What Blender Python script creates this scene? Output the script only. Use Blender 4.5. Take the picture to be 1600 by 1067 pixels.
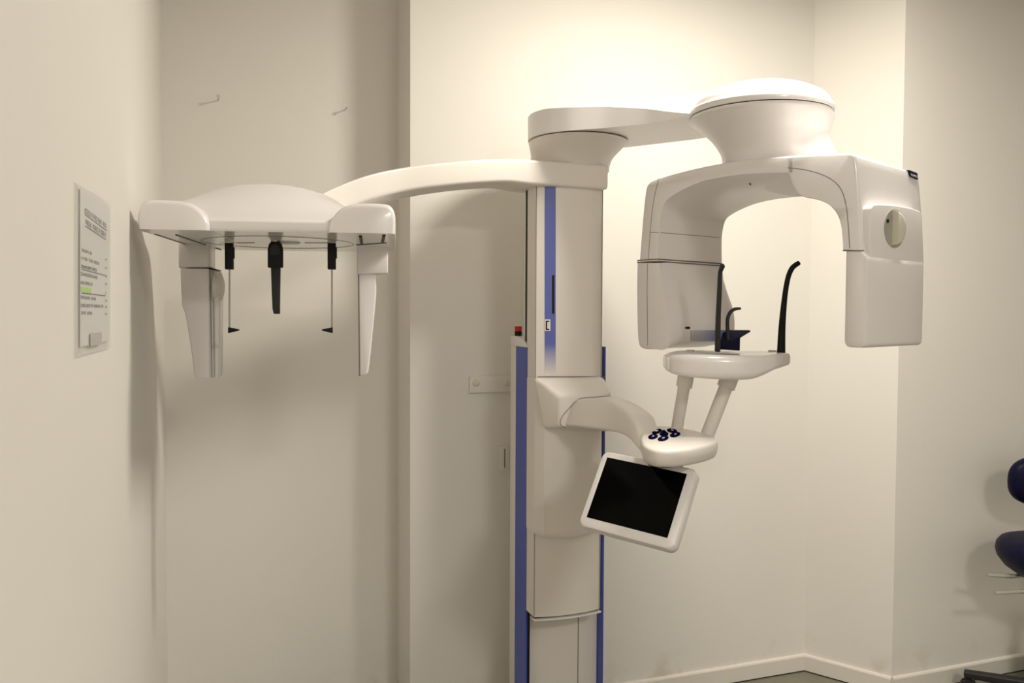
import bpy, bmesh, math, random
from mathutils import Vector, Matrix
random.seed(4)
R = math.radians
V = Vector
scene = bpy.context.scene
for o in list(bpy.data.objects):
    bpy.data.objects.remove(o)

# ------------------------------------------------------------------ camera
FPX = 1290.0
CAMH = 1.5
CAM_ROT = Matrix.Rotation(R(90 - 2.02), 3, 'X') @ Matrix.Rotation(R(0.27), 3, 'Z')
cd = bpy.data.cameras.new('camera')
cd.sensor_width = 36.0
cd.lens = FPX / 1600 * 36
cd.clip_start = 0.02
cam = bpy.data.objects.new('camera', cd)
cam.matrix_world = Matrix.Translation((0, 0, CAMH)) @ CAM_ROT.to_4x4()
scene.collection.objects.link(cam)
scene.camera = cam

# ------------------------------------------------------------------ world, exposure, lights
world = bpy.data.worlds.new('world')
scene.world = world
world.use_nodes = True
world.node_tree.nodes['Background'].inputs[0].default_value = (1, 0.93, 0.82, 1)
world.node_tree.nodes['Background'].inputs[1].default_value = 0.0
scene.view_settings.view_transform = 'Standard'
scene.view_settings.look = 'None'
scene.view_settings.gamma = 1
scene.view_settings.use_curve_mapping = False
scene.view_settings.exposure = 0.0
LAMP_POS = (0.90, 2.13)        # round ceiling lamp in front of the back wall
LAMP_POWER = 40.0
FILL_POS = (1.7, -0.85)        # unseen fill light, added behind the camera to brighten the machine's fronts
FILL_POWER = 46.0
CEIL = 2.88
WARM = (1.0, 0.945, 0.83)
WARM2 = (1.0, 0.955, 0.90)

# ------------------------------------------------------------------ pixel -> place helpers
CAMP = V((0, 0, CAMH))
def ray(px, py):
    return CAM_ROT @ V(((px - 800) / FPX, -(py - 533.5) / FPX, -1))
def U(px, py, y):                     # place seen at a pixel, at depth y
    d = ray(px, py)
    return CAMP + d * (y / d.y)
def Uh(px, py, h):                    # ... on the level h
    d = ray(px, py)
    return CAMP + d * ((h - CAMH) / d.z)
def Up(px, py, p0, n):                # ... on a plane
    d = ray(px, py)
    return CAMP + d * ((p0 - CAMP).dot(n) / d.dot(n))
TH = R(19.6)
WS = V((math.cos(TH), math.sin(TH), 0))     # along the back wall
WN = V((-math.sin(TH), math.cos(TH), 0))    # into the back wall
def W(s, d, h=0):
    return WS * s + WN * d + V((0, 0, h))
def Ud(px, py, d):                    # on a plane parallel to the back wall
    return Up(px, py, WN * d, WN)
def Sd(px, d):                        # s-coordinate of a pixel column on that plane
    return Ud(px, 500, d).dot(WS)
Z = V((0, 0, 1))

# ------------------------------------------------------------------ materials
def nodes(m):
    m.use_nodes = True
    nt = m.node_tree
    return nt, nt.nodes['Principled BSDF']
def mat(name, col, rough=0.4, metal=0.0, var=0.04, scale=8.0, bump=0.0, bscale=200.0, coat=0.0, spec=0.5):
    m = bpy.data.materials.new(name)
    nt, b = nodes(m)
    b.inputs['Roughness'].default_value = rough
    b.inputs['Metallic'].default_value = metal
    b.inputs['Coat Weight'].default_value = coat
    b.inputs['Specular IOR Level'].default_value = spec
    tc = nt.nodes.new('ShaderNodeTexCoord')
    nz = nt.nodes.new('ShaderNodeTexNoise')
    nz.inputs['Scale'].default_value = scale
    nz.inputs['Detail'].default_value = 4
    nt.links.new(tc.outputs['Object'], nz.inputs['Vector'])
    mx = nt.nodes.new('ShaderNodeMix')
    mx.data_type = 'RGBA'
    mx.inputs[6].default_value = (*[c * (1 - var) for c in col], 1)
    mx.inputs[7].default_value = (*[min(1, c * (1 + var)) for c in col], 1)
    nt.links.new(nz.outputs['Fac'], mx.inputs[0])
    nt.links.new(mx.outputs[2], b.inputs['Base Color'])
    if bump:
        n2 = nt.nodes.new('ShaderNodeTexNoise')
        n2.inputs['Scale'].default_value = bscale
        n2.inputs['Detail'].default_value = 3
        nt.links.new(tc.outputs['Object'], n2.inputs['Vector'])
        bp = nt.nodes.new('ShaderNodeBump')
        bp.inputs['Strength'].default_value = bump
        bp.inputs['Distance'].default_value = 0.002
        nt.links.new(n2.outputs['Fac'], bp.inputs['Height'])
        nt.links.new(bp.outputs['Normal'], b.inputs['Normal'])
    return m
M = {}
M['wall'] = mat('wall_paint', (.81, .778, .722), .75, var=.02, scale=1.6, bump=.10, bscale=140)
nt = M['wall'].node_tree
b = nt.nodes['Principled BSDF']
src = b.inputs['Base Color'].links[0].from_socket
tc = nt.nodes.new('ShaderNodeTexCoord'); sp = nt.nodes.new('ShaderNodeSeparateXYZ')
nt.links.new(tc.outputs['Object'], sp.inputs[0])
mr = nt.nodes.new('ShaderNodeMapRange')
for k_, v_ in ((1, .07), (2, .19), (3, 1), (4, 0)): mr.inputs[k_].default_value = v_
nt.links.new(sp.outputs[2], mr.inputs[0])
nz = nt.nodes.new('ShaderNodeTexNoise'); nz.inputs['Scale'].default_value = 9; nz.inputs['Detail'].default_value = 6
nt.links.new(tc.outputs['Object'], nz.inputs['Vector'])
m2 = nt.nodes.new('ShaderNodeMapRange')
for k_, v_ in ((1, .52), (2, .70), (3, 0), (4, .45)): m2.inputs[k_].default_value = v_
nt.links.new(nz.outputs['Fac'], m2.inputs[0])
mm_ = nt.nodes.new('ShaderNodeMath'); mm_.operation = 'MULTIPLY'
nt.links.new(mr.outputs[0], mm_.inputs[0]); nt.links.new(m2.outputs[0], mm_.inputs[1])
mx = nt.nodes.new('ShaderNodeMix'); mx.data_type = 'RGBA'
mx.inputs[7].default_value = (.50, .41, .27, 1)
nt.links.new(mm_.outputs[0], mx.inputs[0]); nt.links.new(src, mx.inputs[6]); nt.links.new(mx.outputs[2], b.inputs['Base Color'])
M['ceiling'] = mat('ceiling_paint', (.78, .76, .72), .9, var=.015, scale=2)
M['skirting'] = mat('skirting_paint', (.78, .74, .67), .4, var=.03, scale=5)
M['gap'] = mat('dark_gap', (.02, .018, .016), .8)
M['floor'] = mat('vinyl_floor', (.20, .185, .14), .35, var=.18, scale=14, bump=.1, bscale=300)
M['white'] = mat('white_plastic', (.88, .845, .835), .22, var=.02, scale=5, coat=.25)
M['shell'] = mat('satin_shell', (.87, .83, .815), .34, var=.025, scale=5)
M['cream'] = mat('cream_plastic', (.83, .785, .73), .40, var=.03, scale=6)
M['grey'] = mat('warm_grey_plastic', (.62, .59, .55), .4, var=.03, scale=6)
M['recess'] = mat('recess_grey', (.42, .40, .35), .45)
M['seam'] = mat('seam_grey', (.20, .18, .16), .7)
M['black'] = mat('black_plastic', (.006, .006, .007), .5, var=.1, spec=.25)
M['charcoal'] = mat('charcoal_plastic', (.022, .023, .023), .45, var=.1, spec=.3)
M['navy'] = mat('navy_plastic', (.003, .0035, .024), .4, var=.1, spec=.12)
M['keynavy'] = mat('key_navy', (.006, .006, .045), .85, var=.1, spec=0.0)
M['blue'] = mat('blue_panel', (.055, .09, .47), .38, var=.05)
M['red'] = mat('red_plastic', (.60, .012, .01), .35, var=.05)
M['metal'] = mat('brushed_steel', (.42, .40, .37), .35, metal=.9, var=.06, scale=20)
M['chrome'] = mat('chrome', (.75, .74, .72), .12, metal=1, var=.03)
M['vinyl'] = mat('navy_vinyl', (.005, .005, .026), .42, var=.12, scale=12, bump=.1, bscale=220, spec=.12)
M['rubber'] = mat('black_rubber', (.012, .012, .012), .55)
M['paper'] = mat('white_paper', (.80, .77, .745), .8, var=.01)
M['ink'] = mat('grey_ink', (.16, .15, .15), .9)
M['ink2'] = mat('black_ink', (.03, .03, .03), .9)
M['marker'] = mat('green_marker', (.42, .80, .03), .7, var=.06, scale=40)
M['tape'] = mat('grey_tape', (.52, .49, .46), .45)
M['knob'] = mat('ivory_plastic', (.72, .70, .58), .3, var=.02)
M['shine'] = mat('button_print', (.62, .62, .68), .4)
m = mat('screen_glass', (.001, .001, .001), .12, var=.02, spec=.06)
M['screen'] = m
m = mat('clear_acrylic', (.85, .82, .76), .12)
m.node_tree.nodes['Principled BSDF'].inputs['Transmission Weight'].default_value = .75
M['acrylic'] = m
m = bpy.data.materials.new('plastic_sleeve')
nt, b = nodes(m)
b.inputs['Base Color'].default_value = (.85, .84, .82, 1)
b.inputs['Roughness'].default_value = .25
b.inputs['Alpha'].default_value = .22
M['sleeve'] = m
def emit(name, col, s):
    m = bpy.data.materials.new(name)
    nt, b = nodes(m)
    b.inputs['Base Color'].default_value = (.9, .9, .9, 1)
    b.inputs['Emission Color'].default_value = (*col, 1)
    b.inputs['Emission Strength'].default_value = s
    return m
M['diffuser'] = emit('lamp_diffuser', WARM2, 2.5)
# printed stripe that fades into the panel colour at one end (a print, fixed to the panel)
def fade(name, col, base, axis, lo, hi, rough=.4):
    m = bpy.data.materials.new(name)
    nt, b = nodes(m)
    b.inputs['Roughness'].default_value = rough
    tc = nt.nodes.new('ShaderNodeTexCoord')
    sp = nt.nodes.new('ShaderNodeSeparateXYZ')
    nt.links.new(tc.outputs['Generated'], sp.inputs[0])
    mr = nt.nodes.new('ShaderNodeMapRange')
    mr.inputs[1].default_value = lo
    mr.inputs[2].default_value = hi
    nt.links.new(sp.outputs[axis], mr.inputs[0])
    mx = nt.nodes.new('ShaderNodeMix')
    mx.data_type = 'RGBA'
    mx.inputs[6].default_value = (*base, 1)
    mx.inputs[7].default_value = (*col, 1)
    nt.links.new(mr.outputs[0], mx.inputs[0])
    nt.links.new(mx.outputs[2], b.inputs['Base Color'])
    return m
M['stripe'] = fade('blue_stripe_print', (.105, .135, .46), (.83, .785, .73), 2, 0.0, .17)
M['beam_print'] = fade('blue_label_print', (.05, .10, .40), (.62, .59, .56), 0, 0.0, .8)

# ------------------------------------------------------------------ mesh helpers
def link(name, me, m, parent=None, smooth=35):
    if smooth:
        me.shade_smooth()
        me.set_sharp_from_angle(angle=R(smooth))
    o = bpy.data.objects.new(name, me)
    scene.collection.objects.link(o)
    if m is not None:
        me.materials.append(M[m])
    if parent is not None:
        o.parent = parent
        o.matrix_parent_inverse = parent.matrix_world.inverted()
    return o
def finish(name, bm, m, parent=None, smooth=35, bevel=0, segs=3, bang=30):
    bmesh.ops.remove_doubles(bm, verts=bm.verts, dist=1e-6)
    bmesh.ops.recalc_face_normals(bm, faces=bm.faces)
    if bevel:
        es = [e for e in bm.edges if len(e.link_faces) == 2 and e.calc_face_angle(0) > R(bang)]
        bmesh.ops.bevel(bm, geom=es, offset=bevel, segments=segs, profile=.5, affect='EDGES', clamp_overlap=True)
    me = bpy.data.meshes.new(name)
    bm.to_mesh(me)
    bm.free()
    return link(name, me, m, parent, smooth)
def tag(o, label=None, cat=None, group=None, kind=None):
    if label: o['label'] = label
    if cat: o['category'] = cat
    if group: o['group'] = group
    if kind: o['kind'] = kind
    return o
def empty(name, loc, label, cat, group=None):
    o = bpy.data.objects.new(name, None)
    o.empty_display_size = .05
    scene.collection.objects.link(o)
    o.location = loc
    o.matrix_world = Matrix.Translation(loc)
    return tag(o, label, cat, group)
def hexa(bm, pts):                      # 8 corners: four below (ring), four above
    vs = [bm.verts.new(p) for p in pts]
    for f in ((3, 2, 1, 0), (4, 5, 6, 7), (0, 1, 5, 4), (1, 2, 6, 5), (2, 3, 7, 6), (3, 0, 4, 7)):
        bm.faces.new([vs[i] for i in f])
def block(bm, o, a, b, c):              # box from a corner and three edge vectors
    hexa(bm, [o, o + a, o + a + b, o + b, o + c, o + a + c, o + a + b + c, o + b + c])
def wbox(name, s0, s1, d0, d1, h0, h1, m, parent=None, bevel=0, segs=3, smooth=35):
    bm = bmesh.new()
    block(bm, W(s0, d0, h0), WS * (s1 - s0), WN * (d1 - d0), Z * (h1 - h0))
    return finish(name, bm, m, parent, smooth, bevel, segs)
def cbox(name, c, ax, ay, az, m, parent=None, bevel=0, segs=3):   # centred, half vectors
    bm = bmesh.new()
    block(bm, c - ax - ay - az, ax * 2, ay * 2, az * 2)
    return finish(name, bm, m, parent, 35, bevel, segs)
def prism(name, pts, ext, m, parent=None, bevel=0, segs=3, bang=30, smooth=35):   # polygon pushed along a vector
    bm = bmesh.new()
    a = [bm.verts.new(p) for p in pts]
    b = [bm.verts.new(p + ext) for p in pts]
    n = len(pts)
    bm.faces.new(a[::-1]); bm.faces.new(b)
    for i in range(n):
        bm.faces.new((a[i], a[(i + 1) % n], b[(i + 1) % n], b[i]))
    return finish(name, bm, m, parent, smooth, bevel, segs, bang)
def rings(bm, secs, cap=True, closed=True):
    rows = [[bm.verts.new(p) for p in s] for s in secs]
    n = len(secs[0])
    for r0, r1 in zip(rows, rows[1:]):
        for i in range(n if closed else n - 1):
            j = (i + 1) % n
            try: bm.faces.new((r0[i], r0[j], r1[j], r1[i]))
            except ValueError: pass
    if cap:
        bm.faces.new(rows[0][::-1]); bm.faces.new(rows[-1])
def loft(name, secs, m, parent=None, bevel=0, segs=3, bang=50, smooth=40, cap=True):
    bm = bmesh.new()
    rings(bm, secs, cap)
    return finish(name, bm, m, parent, smooth, bevel, segs, bang)
def rrect(hw, hh, r, n=5):              # rounded rectangle, 2D
    r = min(r, hw * .999, hh * .999)
    out = []
    for cx, cy, a0 in ((hw - r, hh - r, 0), (-hw + r, hh - r, 90), (-hw + r, -hh + r, 180), (hw - r, -hh + r, 270)):
        for k in range(n + 1):
            a = R(a0 + 90 * k / n)
            out.append((cx + r * math.cos(a), cy + r * math.sin(a)))
    return out
def cr(p0, p1, p2, p3, t):
    return .5 * ((2 * p1) + (p2 - p0) * t + (2 * p0 - 5 * p1 + 4 * p2 - p3) * t * t + (3 * p1 - p0 - 3 * p2 + p3) * t ** 3)
def spline(pts, n=6):                   # Catmull-Rom through vectors (or floats)
    out = []
    L = len(pts)
    for i in range(L - 1):
        p0, p1, p2, p3 = pts[max(0, i - 1)], pts[i], pts[i + 1], pts[min(L - 1, i + 2)]
        for k in range(n):
            out.append(cr(p0, p1, p2, p3, k / n))
    out.append(pts[-1])
    return out
def sweep(name, keys, m, parent=None, n=6, end=.0, cn=5, smooth=45):
    """keys: (centre, half-width vector, half-height vector, corner radius); rounded-rectangle sections"""
    C = spline([k[0] for k in keys], n); A = spline([k[1] for k in keys], n)
    B = spline([k[2] for k in keys], n); Q = spline([k[3] for k in keys], n)
    secs = []
    for c, a, b, q in zip(C, A, B, Q):
        la, lb = a.length, b.length
        secs.append([c + a * (x / la) + b * (y / lb) for x, y in rrect(la, lb, q, cn)])
    if end:
        def capsecs(c, a, b, q, dr):
            res = []
            for k in range(1, 5):
                t = k / 4 * R(88)
                f, o = 1 - (1 - math.cos(t)), math.sin(t)
                la, lb = a.length, b.length
                sa, sb = la - end * (1 - f), lb - end * (1 - f)
                res.append([c + dr * (end * o) + a * (x / la) + b * (y / lb) for x, y in rrect(sa, sb, max(.001, q - end * (1 - f) * .5), cn)])
            return res
        d0 = (C[0] - C[1]).normalized(); d1 = (C[-1] - C[-2]).normalized()
        secs = capsecs(C[0], A[0], B[0], Q[0], d0)[::-1] + secs + capsecs(C[-1], A[-1], B[-1], Q[-1], d1)
    return loft(name, secs, m, parent, smooth=smooth)
def tube_bm(bm, path, rad, n=8):
    secs = []
    for i, p in enumerate(path):
        t = (path[min(i + 1, len(path) - 1)] - path[max(i - 1, 0)]).normalized()
        u = t.cross(Z)
        if u.length < .05: u = t.cross(V((1, 0, 0)))
        u.normalize(); v = t.cross(u)
        r = rad[i] if isinstance(rad, (list, tuple)) else rad
        secs.append([p + u * (r * math.cos(2 * math.pi * k / n)) + v * (r * math.sin(2 * math.pi * k / n)) for k in range(n)])
    rings(bm, secs)
def tube(name, path, rad, m, parent=None, n=10, smooth=50):
    bm = bmesh.new()
    tube_bm(bm, path, rad, n)
    return finish(name, bm, m, parent, smooth)
def seam(path, parent, r=.0009, m='seam', name='seam'):
    return tube(name, path, r, m, parent, 5)
def circ_secs(keys, n=48, sub=5):       # keys: (centre, rx) -> level circles
    C = spline([k[0] for k in keys], sub); Q = spline([k[1] for k in keys], sub)
    return [[c + V((q * math.cos(2 * math.pi * k / n), q * math.sin(2 * math.pi * k / n), 0)) for k in range(n)] for c, q in zip(C, Q)]

# ================================================================== THE ROOM
D_B, D_A, D_R = 2.817, 3.035, 2.519       # back wall, alcove, right stretch
S_L = -0.172                              # left wall
S_E = Sd(641, D_B)                       # edge of the alcove
P_C = Ud(1256, 1028, D_B); S_C = P_C.dot(WS)          # inner corner
S_D = Sd(1405, D_R)                       # outer corner of the angled stretch
S_R, D_F = 4.6, -2.2                     # right wall and the wall behind the camera
T = .12
def wall(name, s0, s1, d0, d1, h0=0, h1=CEIL, m='wall'):
    return tag(wbox(name, s0, s1, d0, d1, h0, h1, m, smooth=0), kind='structure')
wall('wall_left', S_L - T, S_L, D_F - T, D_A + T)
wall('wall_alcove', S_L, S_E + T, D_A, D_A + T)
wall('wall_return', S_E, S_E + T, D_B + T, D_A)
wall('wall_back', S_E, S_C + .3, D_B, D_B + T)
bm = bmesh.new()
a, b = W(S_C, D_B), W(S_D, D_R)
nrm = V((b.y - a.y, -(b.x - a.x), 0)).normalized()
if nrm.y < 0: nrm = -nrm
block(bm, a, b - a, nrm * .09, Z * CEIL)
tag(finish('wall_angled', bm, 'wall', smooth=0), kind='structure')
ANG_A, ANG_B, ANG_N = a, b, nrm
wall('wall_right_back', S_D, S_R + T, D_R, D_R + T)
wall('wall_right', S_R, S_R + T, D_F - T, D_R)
wall('wall_behind', S_L, S_R, D_F - T, D_F)
tag(wbox('floor', S_L - T, S_R + T, D_F - T, D_A + T, -.06, 0, 'floor', smooth=0), kind='structure')
tag(wbox('ceiling', S_L - T, S_R + T, D_F - T, D_A + T, CEIL, CEIL + .08, 'ceiling', smooth=0), kind='structure')

SK = .0705
def skirting(name, p, q, inward):
    d = (q - p)
    o = tag(finish_sk(name, p, d, inward), kind='structure')
    return o
def finish_sk(name, p, d, inw):
    prof = [(0, .004), (.012, .004), (.012, SK - .008), (.009, SK - .002), (.005, SK), (0, SK)]
    bm = bmesh.new()
    rings(bm, [[p + inw * x + Z * z for x, z in prof], [p + d + inw * x + Z * z for x, z in prof]])
    o = finish(name, bm, 'skirting', smooth=0)
    bm = bmesh.new()
    block(bm, p + inw * .0005, d, inw * .0135, Z * .004)
    finish('shadow_gap', bm, 'gap', o, smooth=0)
    return o
IN = -WN
ia = -ANG_N
skirting('baseboard_left', W(S_L, D_F), W(S_L, D_A), WS)
skirting('baseboard_alcove', W(S_L, D_A), W(S_E, D_A), IN)
skirting('baseboard_back', W(S_E, D_B), W(S_C - .004, D_B), IN)
skirting('baseboard_angled', ANG_A, ANG_B, ia)
skirting('baseboard_right_back', W(S_D, D_R), W(S_R, D_R), IN)
skirting('baseboard_right', W(S_R, D_F), W(S_R, D_R), -WS)

# ---------------------------------------------------------------- ceiling lamp and an added fill panel, both out of the picture
t = empty('ceiling_lamp', V((LAMP_POS[0], LAMP_POS[1], CEIL)), 'round flush ceiling lamp above the x-ray unit', 'lamp')
c = V((LAMP_POS[0], LAMP_POS[1], CEIL))
bm = bmesh.new()
n = 40
prof = [(.21, 0), (.25, 0), (.25, -.03), (.24, -.035), (.232, -.03), (.232, -.012), (.21, -.012)]
rings(bm, [[c + V((r * math.cos(2 * math.pi * k / n), r * math.sin(2 * math.pi * k / n), z)) for k in range(n)] for r, z in prof], cap=False)
finish('trim_ring', bm, 'white', t)
bm = bmesh.new()
bmesh.ops.create_circle(bm, cap_ends=True, radius=.232, segments=40, matrix=Matrix.Translation(c - Z * .014))
finish('diffuser', bm, 'diffuser', t)
ld = bpy.data.lights.new('lamp_light', 'AREA')
ld.shape = 'DISK'; ld.size = .38; ld.energy = LAMP_POWER; ld.color = WARM
lo = bpy.data.objects.new('lamp_light', ld)
scene.collection.objects.link(lo)
lo.location = c - Z * .037
lo.parent = t
lo.matrix_parent_inverse = t.matrix_world.inverted()
t = empty('fill_panel', V((FILL_POS[0], FILL_POS[1], CEIL)), 'square fill light panel added on the ceiling behind the camera, out of view', 'lamp')
c = V((FILL_POS[0], FILL_POS[1], CEIL))
bm = bmesh.new()
for sx, sy, wx, wy in ((-1, 0, .02, .32), (1, 0, .02, .32), (0, -1, .28, .02), (0, 1, .28, .02)):
    block(bm, c + WS * (sx * .30 - wx) + WN * (sy * .30 - wy) - Z * .03, WS * 2 * wx, WN * 2 * wy, Z * .03)
finish('frame', bm, 'white', t, smooth=0)
bm = bmesh.new()
block(bm, c - WS * .28 - WN * .28 - Z * .02, WS * .56, WN * .56, Z * .01)
finish('diffuser', bm, 'diffuser', t, smooth=0)
ld = bpy.data.lights.new('fill_light', 'AREA')
ld.shape = 'SQUARE'; ld.size = .55; ld.energy = FILL_POWER; ld.color = WARM2
lo = bpy.data.objects.new('fill_light', ld)
scene.collection.objects.link(lo)
lo.location = c - Z * .035
lo.rotation_euler = (0, 0, TH)
lo.parent = t
lo.matrix_parent_inverse = t.matrix_world.inverted()

# ================================================================== THE X-RAY UNIT
F = 2.43                                  # plane of the sliding column's front
unit = empty('dental_xray_unit', W(1.05, 2.6, 0),
             'white panoramic dental x-ray unit with blue-sided column, ceph arm and rotating C-arm', 'x-ray machine')
def hz(px, py, d):                        # height of a pixel on the plane d
    return Ud(px, py, d).z
# --- fixed floor column
sl, sr = Sd(824, 2.512), Sd(944.5, 2.512)
base_top = hz(812, 541, 2.60)
base = wbox('floor_column', sl + .006, sr - .006, 2.535, 2.66, 0, base_top, 'cream', unit, bevel=.004)
wbox('blue_side_panel', sl, sl + .006, 2.512, Ud(806, 700, 2.6).length * 0 + 2.618, 0, base_top, 'blue', base)
wbox('blue_side_panel', sr - .006, sr, 2.50, 2.62, 0, base_top, 'blue', base)
wbox('black_edge', sl + .006, sl + .012, 2.506, 2.535, 0, base_top, 'black', base)
wbox('rear_side_panel', sl - .002, sl + .006, 2.618, 2.668, 0, base_top, 'cream', base, bevel=.002)
xs = Sd(908, 2.53)
seam([W(xs, 2.5345, 0), W(xs, 2.5345, .56)], base, .0016)
# cap of the left side, sloping to the front, with the stop button
bm = bmesh.new()
prof = [(2.505, base_top), (2.672, base_top), (2.672, base_top + .034), (2.60, base_top + .034), (2.545, base_top + .024), (2.505, base_top + .004)]
rings(bm, [[W(sl - .003, d, h) for d, h in prof], [W(sl + .05, d, h) for d, h in prof]])
finish('column_cap', bm, 'white', unit, bevel=.003)
bp = W(sl + .012, 2.630, base_top + .034)
sb = loft('emergency_stop_button', circ_secs([(bp, .0125), (bp + Z * .016, .0125), (bp + Z * .017, .011)], 20, 1), 'black', unit)
loft('button_cap', circ_secs([(bp + Z * .016, .0118), (bp + Z * .019, .0118), (bp + Z * .030, .0135), (bp + Z * .033, .0115)], 20, 1), 'red', sb)

# --- sliding column
fl, fr = Sd(839, F), Sd(946.5, F)
top_h, bot_h = hz(880, 292, F), hz(839, 966, F)
def arc_front(s0, s1, d, bulge, n=14):    # convex plan of the front
    return [(s0 + (s1 - s0) * k / n, d - bulge * (1 - (2 * k / n - 1) ** 2)) for k in range(n + 1)]
plan = arc_front(fl, fr - .008, F + .012, .016) + [(fr - .002, F + .022), (fr, F + .035), (fr, F + .088), (fl, F + .088)]
col = prism('sliding_column', [W(s, d, bot_h) for s, d in plan], Z * (top_h + .03 - bot_h), 'cream', unit, bang=40)
# rear guide of the column above the base
rr_ = prism('rear_guide', [W(s, d, base_top + .036) for s, d in ((fl + .006, F + .112), (fr - .006, F + .112), (fr - .006, F + .132), (fl + .006, F + .132))], Z * (top_h - base_top), 'cream', unit)
wbox('black_gasket', fl + .002, fr - .002, F + .088, F + .112, bot_h + .02, top_h, 'black', col)
seam([W(fl, F + .0105, bot_h), W(fl, F + .0105, top_h)], col, .0011)
sx = Sd(942, F)
seam([W(sx, F + .0095, bot_h), W(sx, F + .0095, top_h)], col, .0009)
# lower lip that follows the curved front
lip = [W(s, d - .004, bot_h - .012) for s, d in arc_front(fl - .001, fr - .003, F + .012, .016)]
lip_in = [W(s, d + .035, bot_h - .012) for s, d in arc_front(fl - .001, fr - .003, F + .012, .016)]
prism('bottom_lip', lip + lip_in[::-1], Z * .005, 'white', col, bevel=.0015, segs=2)
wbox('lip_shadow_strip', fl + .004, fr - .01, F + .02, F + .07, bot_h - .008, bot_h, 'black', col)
# printed stripe, card slot and socket on the curved front
def on_front(px, py, out=.0):
    d = F
    for _ in range(4):
        p = Ud(px, py, d)
        s = p.dot(WS)
        x = 2 * (s - fl) / (fr - .008 - fl) - 1
        d = F + .012 - .016 * (1 - x * x)
    p = Ud(px, py, d - out)
    return p
def patch(name, px0, px1, py0, py1, th, m, parent, n=6):
    bm = bmesh.new()
    secs = []
    for k in range(n + 1):
        px = px0 + (px1 - px0) * k / n
        a, b = on_front(px, py0), on_front(px, py1)
        secs.append([a - WN * th, b - WN * th, b + WN * .002, a + WN * .002])
    rings(bm, secs)
    return finish(name, bm, m, parent)
stripe = patch('blue_stripe', 851, 868, 292, 587, .0012, 'stripe', col)
patch('card_slot', 862.3, 865.8, 430, 490, .0022, 'black', stripe, 2)
usb = patch('socket_frame', 850.5, 859.5, 499, 517, .0026, 'white', stripe, 2)
patch('socket', 852.2, 857.6, 501, 515.5, .0034, 'black', usb, 2)
patch('socket_flap', 854.2, 858.2, 503, 513.5, .004, 'cream', usb, 2)
patch('panel_seam', 840, 945.5, 588, 589.4, .001, 'seam', col, 8)

# --- shoulder cover in front of the column
G = F - .028
gl, gr = fl - .004, Sd(948, G)
gt, gb = hz(890, 590, G + .02), hz(838, 838, G)
def cover_section(h, inset, drop=0):
    pts = [(gl + inset * .4, F + .075), (gl + inset * .4, F + .014), (gl + .004 + inset, F + .004), (gl + .022 + inset, G + .004 + inset)]
    pts += [(gl + .022 + (gr - gl - .05) * k / 8, G + .004 - .014 * (1 - (2 * k / 8 - 1) ** 2) + inset) for k in range(1, 8)]
    pts += [(gr - .028, G + .004 + inset), (gr - .008 - inset, G + .014), (gr - inset, G + .03), (gr - inset, F + .075)]
    return [W(s, d, h - drop * (1 - (2 * (s - gl) / (gr - gl) - .9) ** 2)) for s, d in pts]
hs = [(gb, .012, .012), (gb + .001, .003, .012), (gb + .006, 0, .012), (gb + .02, 0, .010), (gb + .07, 0, 0), (gt - .10, 0), (gt - .008, 0), (gt - .002, .002), (gt, .006)]
cover = loft('shoulder_cover', [cover_section(*x) for x in hs], 'cream', unit, smooth=40)
# hood that narrows forward to the root of the control arm
def px_quad(q, d): return [Ud(x, y, d) for x, y in q]
def rq(q, d, r=.25, n=3):                # four pixels -> ring with rounded corners
    P = px_quad(q, d)
    out = []
    for i in range(4):
        p, a, b = P[i], P[i - 1], P[(i + 1) % 4]
        s0, s1 = p + (a - p).normalized() * .012, p + (b - p).normalized() * .012
        for k in range(n + 1):
            u = k / n
            out.append(s0 * (1 - u) ** 2 + p * 2 * u * (1 - u) + s1 * u * u)
    return out
hood = loft('arm_hood', [rq([(836, 591), (943, 589.5), (951, 673), (851, 669)], G + .01), rq([(836, 591.5), (944, 590), (952, 673), (851, 669.5)], G - .004),
                         rq([(845, 597), (945, 592), (955, 674), (856, 669.5)], G - .018), rq([(871, 619), (955, 613), (960, 668), (872, 667)], G - .062), rq([(875, 622), (955, 618), (958, 667), (876, 666)], G - .066)], 'cream', unit, smooth=28)

# --- control arm with key pad
PADH = 1.176
def key(c, wv, hv, r): return (c, wv, hv, r)
side = V((.886, .465, 0))                # across the arm, level
def arm_key(tl, tr, bl, zl, tilt=0):     # from pixels: near top edge, far top edge, near bottom edge
    a = U(tl[0], tl[1], zl)
    b0 = U(bl[0], bl[1], zl)
    far = a + side * .115
    k = U(tr[0], tr[1], zl + .053)
    wv = (k - a) * .5
    wv = side * wv.dot(side) + Z * wv.z
    hv = (a - b0) * .5
    return (a + wv - hv, wv, hv, .011)
arm_keys = [
    arm_key((887, 627), (957, 619), (873, 665), 2.575),
    arm_key((915, 622.5), (962, 619.5), (897, 667), 2.49),
    arm_key((950, 625), (978, 625), (940, 672), 2.41),
    arm_key((972, 638), (1002, 637), (966, 677), 2.34),
    arm_key((991, 656), (1016, 650), (981, 686), 2.28),
    arm_key((1000, 681), (1019, 669), (991, 698), 2.225),
    arm_key((1004, 699), (1018, 684), (1000, 709), 2.20),
]
arm = sweep('control_arm', arm_keys, 'cream', unit, n=6, end=.01)
pad_px = [(1000, 684), (1004, 695), (1018, 701.5), (1040, 703), (1070, 701), (1100, 695.5), (1118, 690), (1122.5, 686), (1116, 681), (1098, 675), (1078, 670), (1055, 666.5), (1032, 664), (1014, 668), (1003, 676)]
pad_pts = spline([Uh(x, y, PADH) for x, y in pad_px] + [Uh(*pad_px[0], PADH)], 3)[:-1]
pc = sum(pad_pts, V()) / len(pad_pts)
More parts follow.
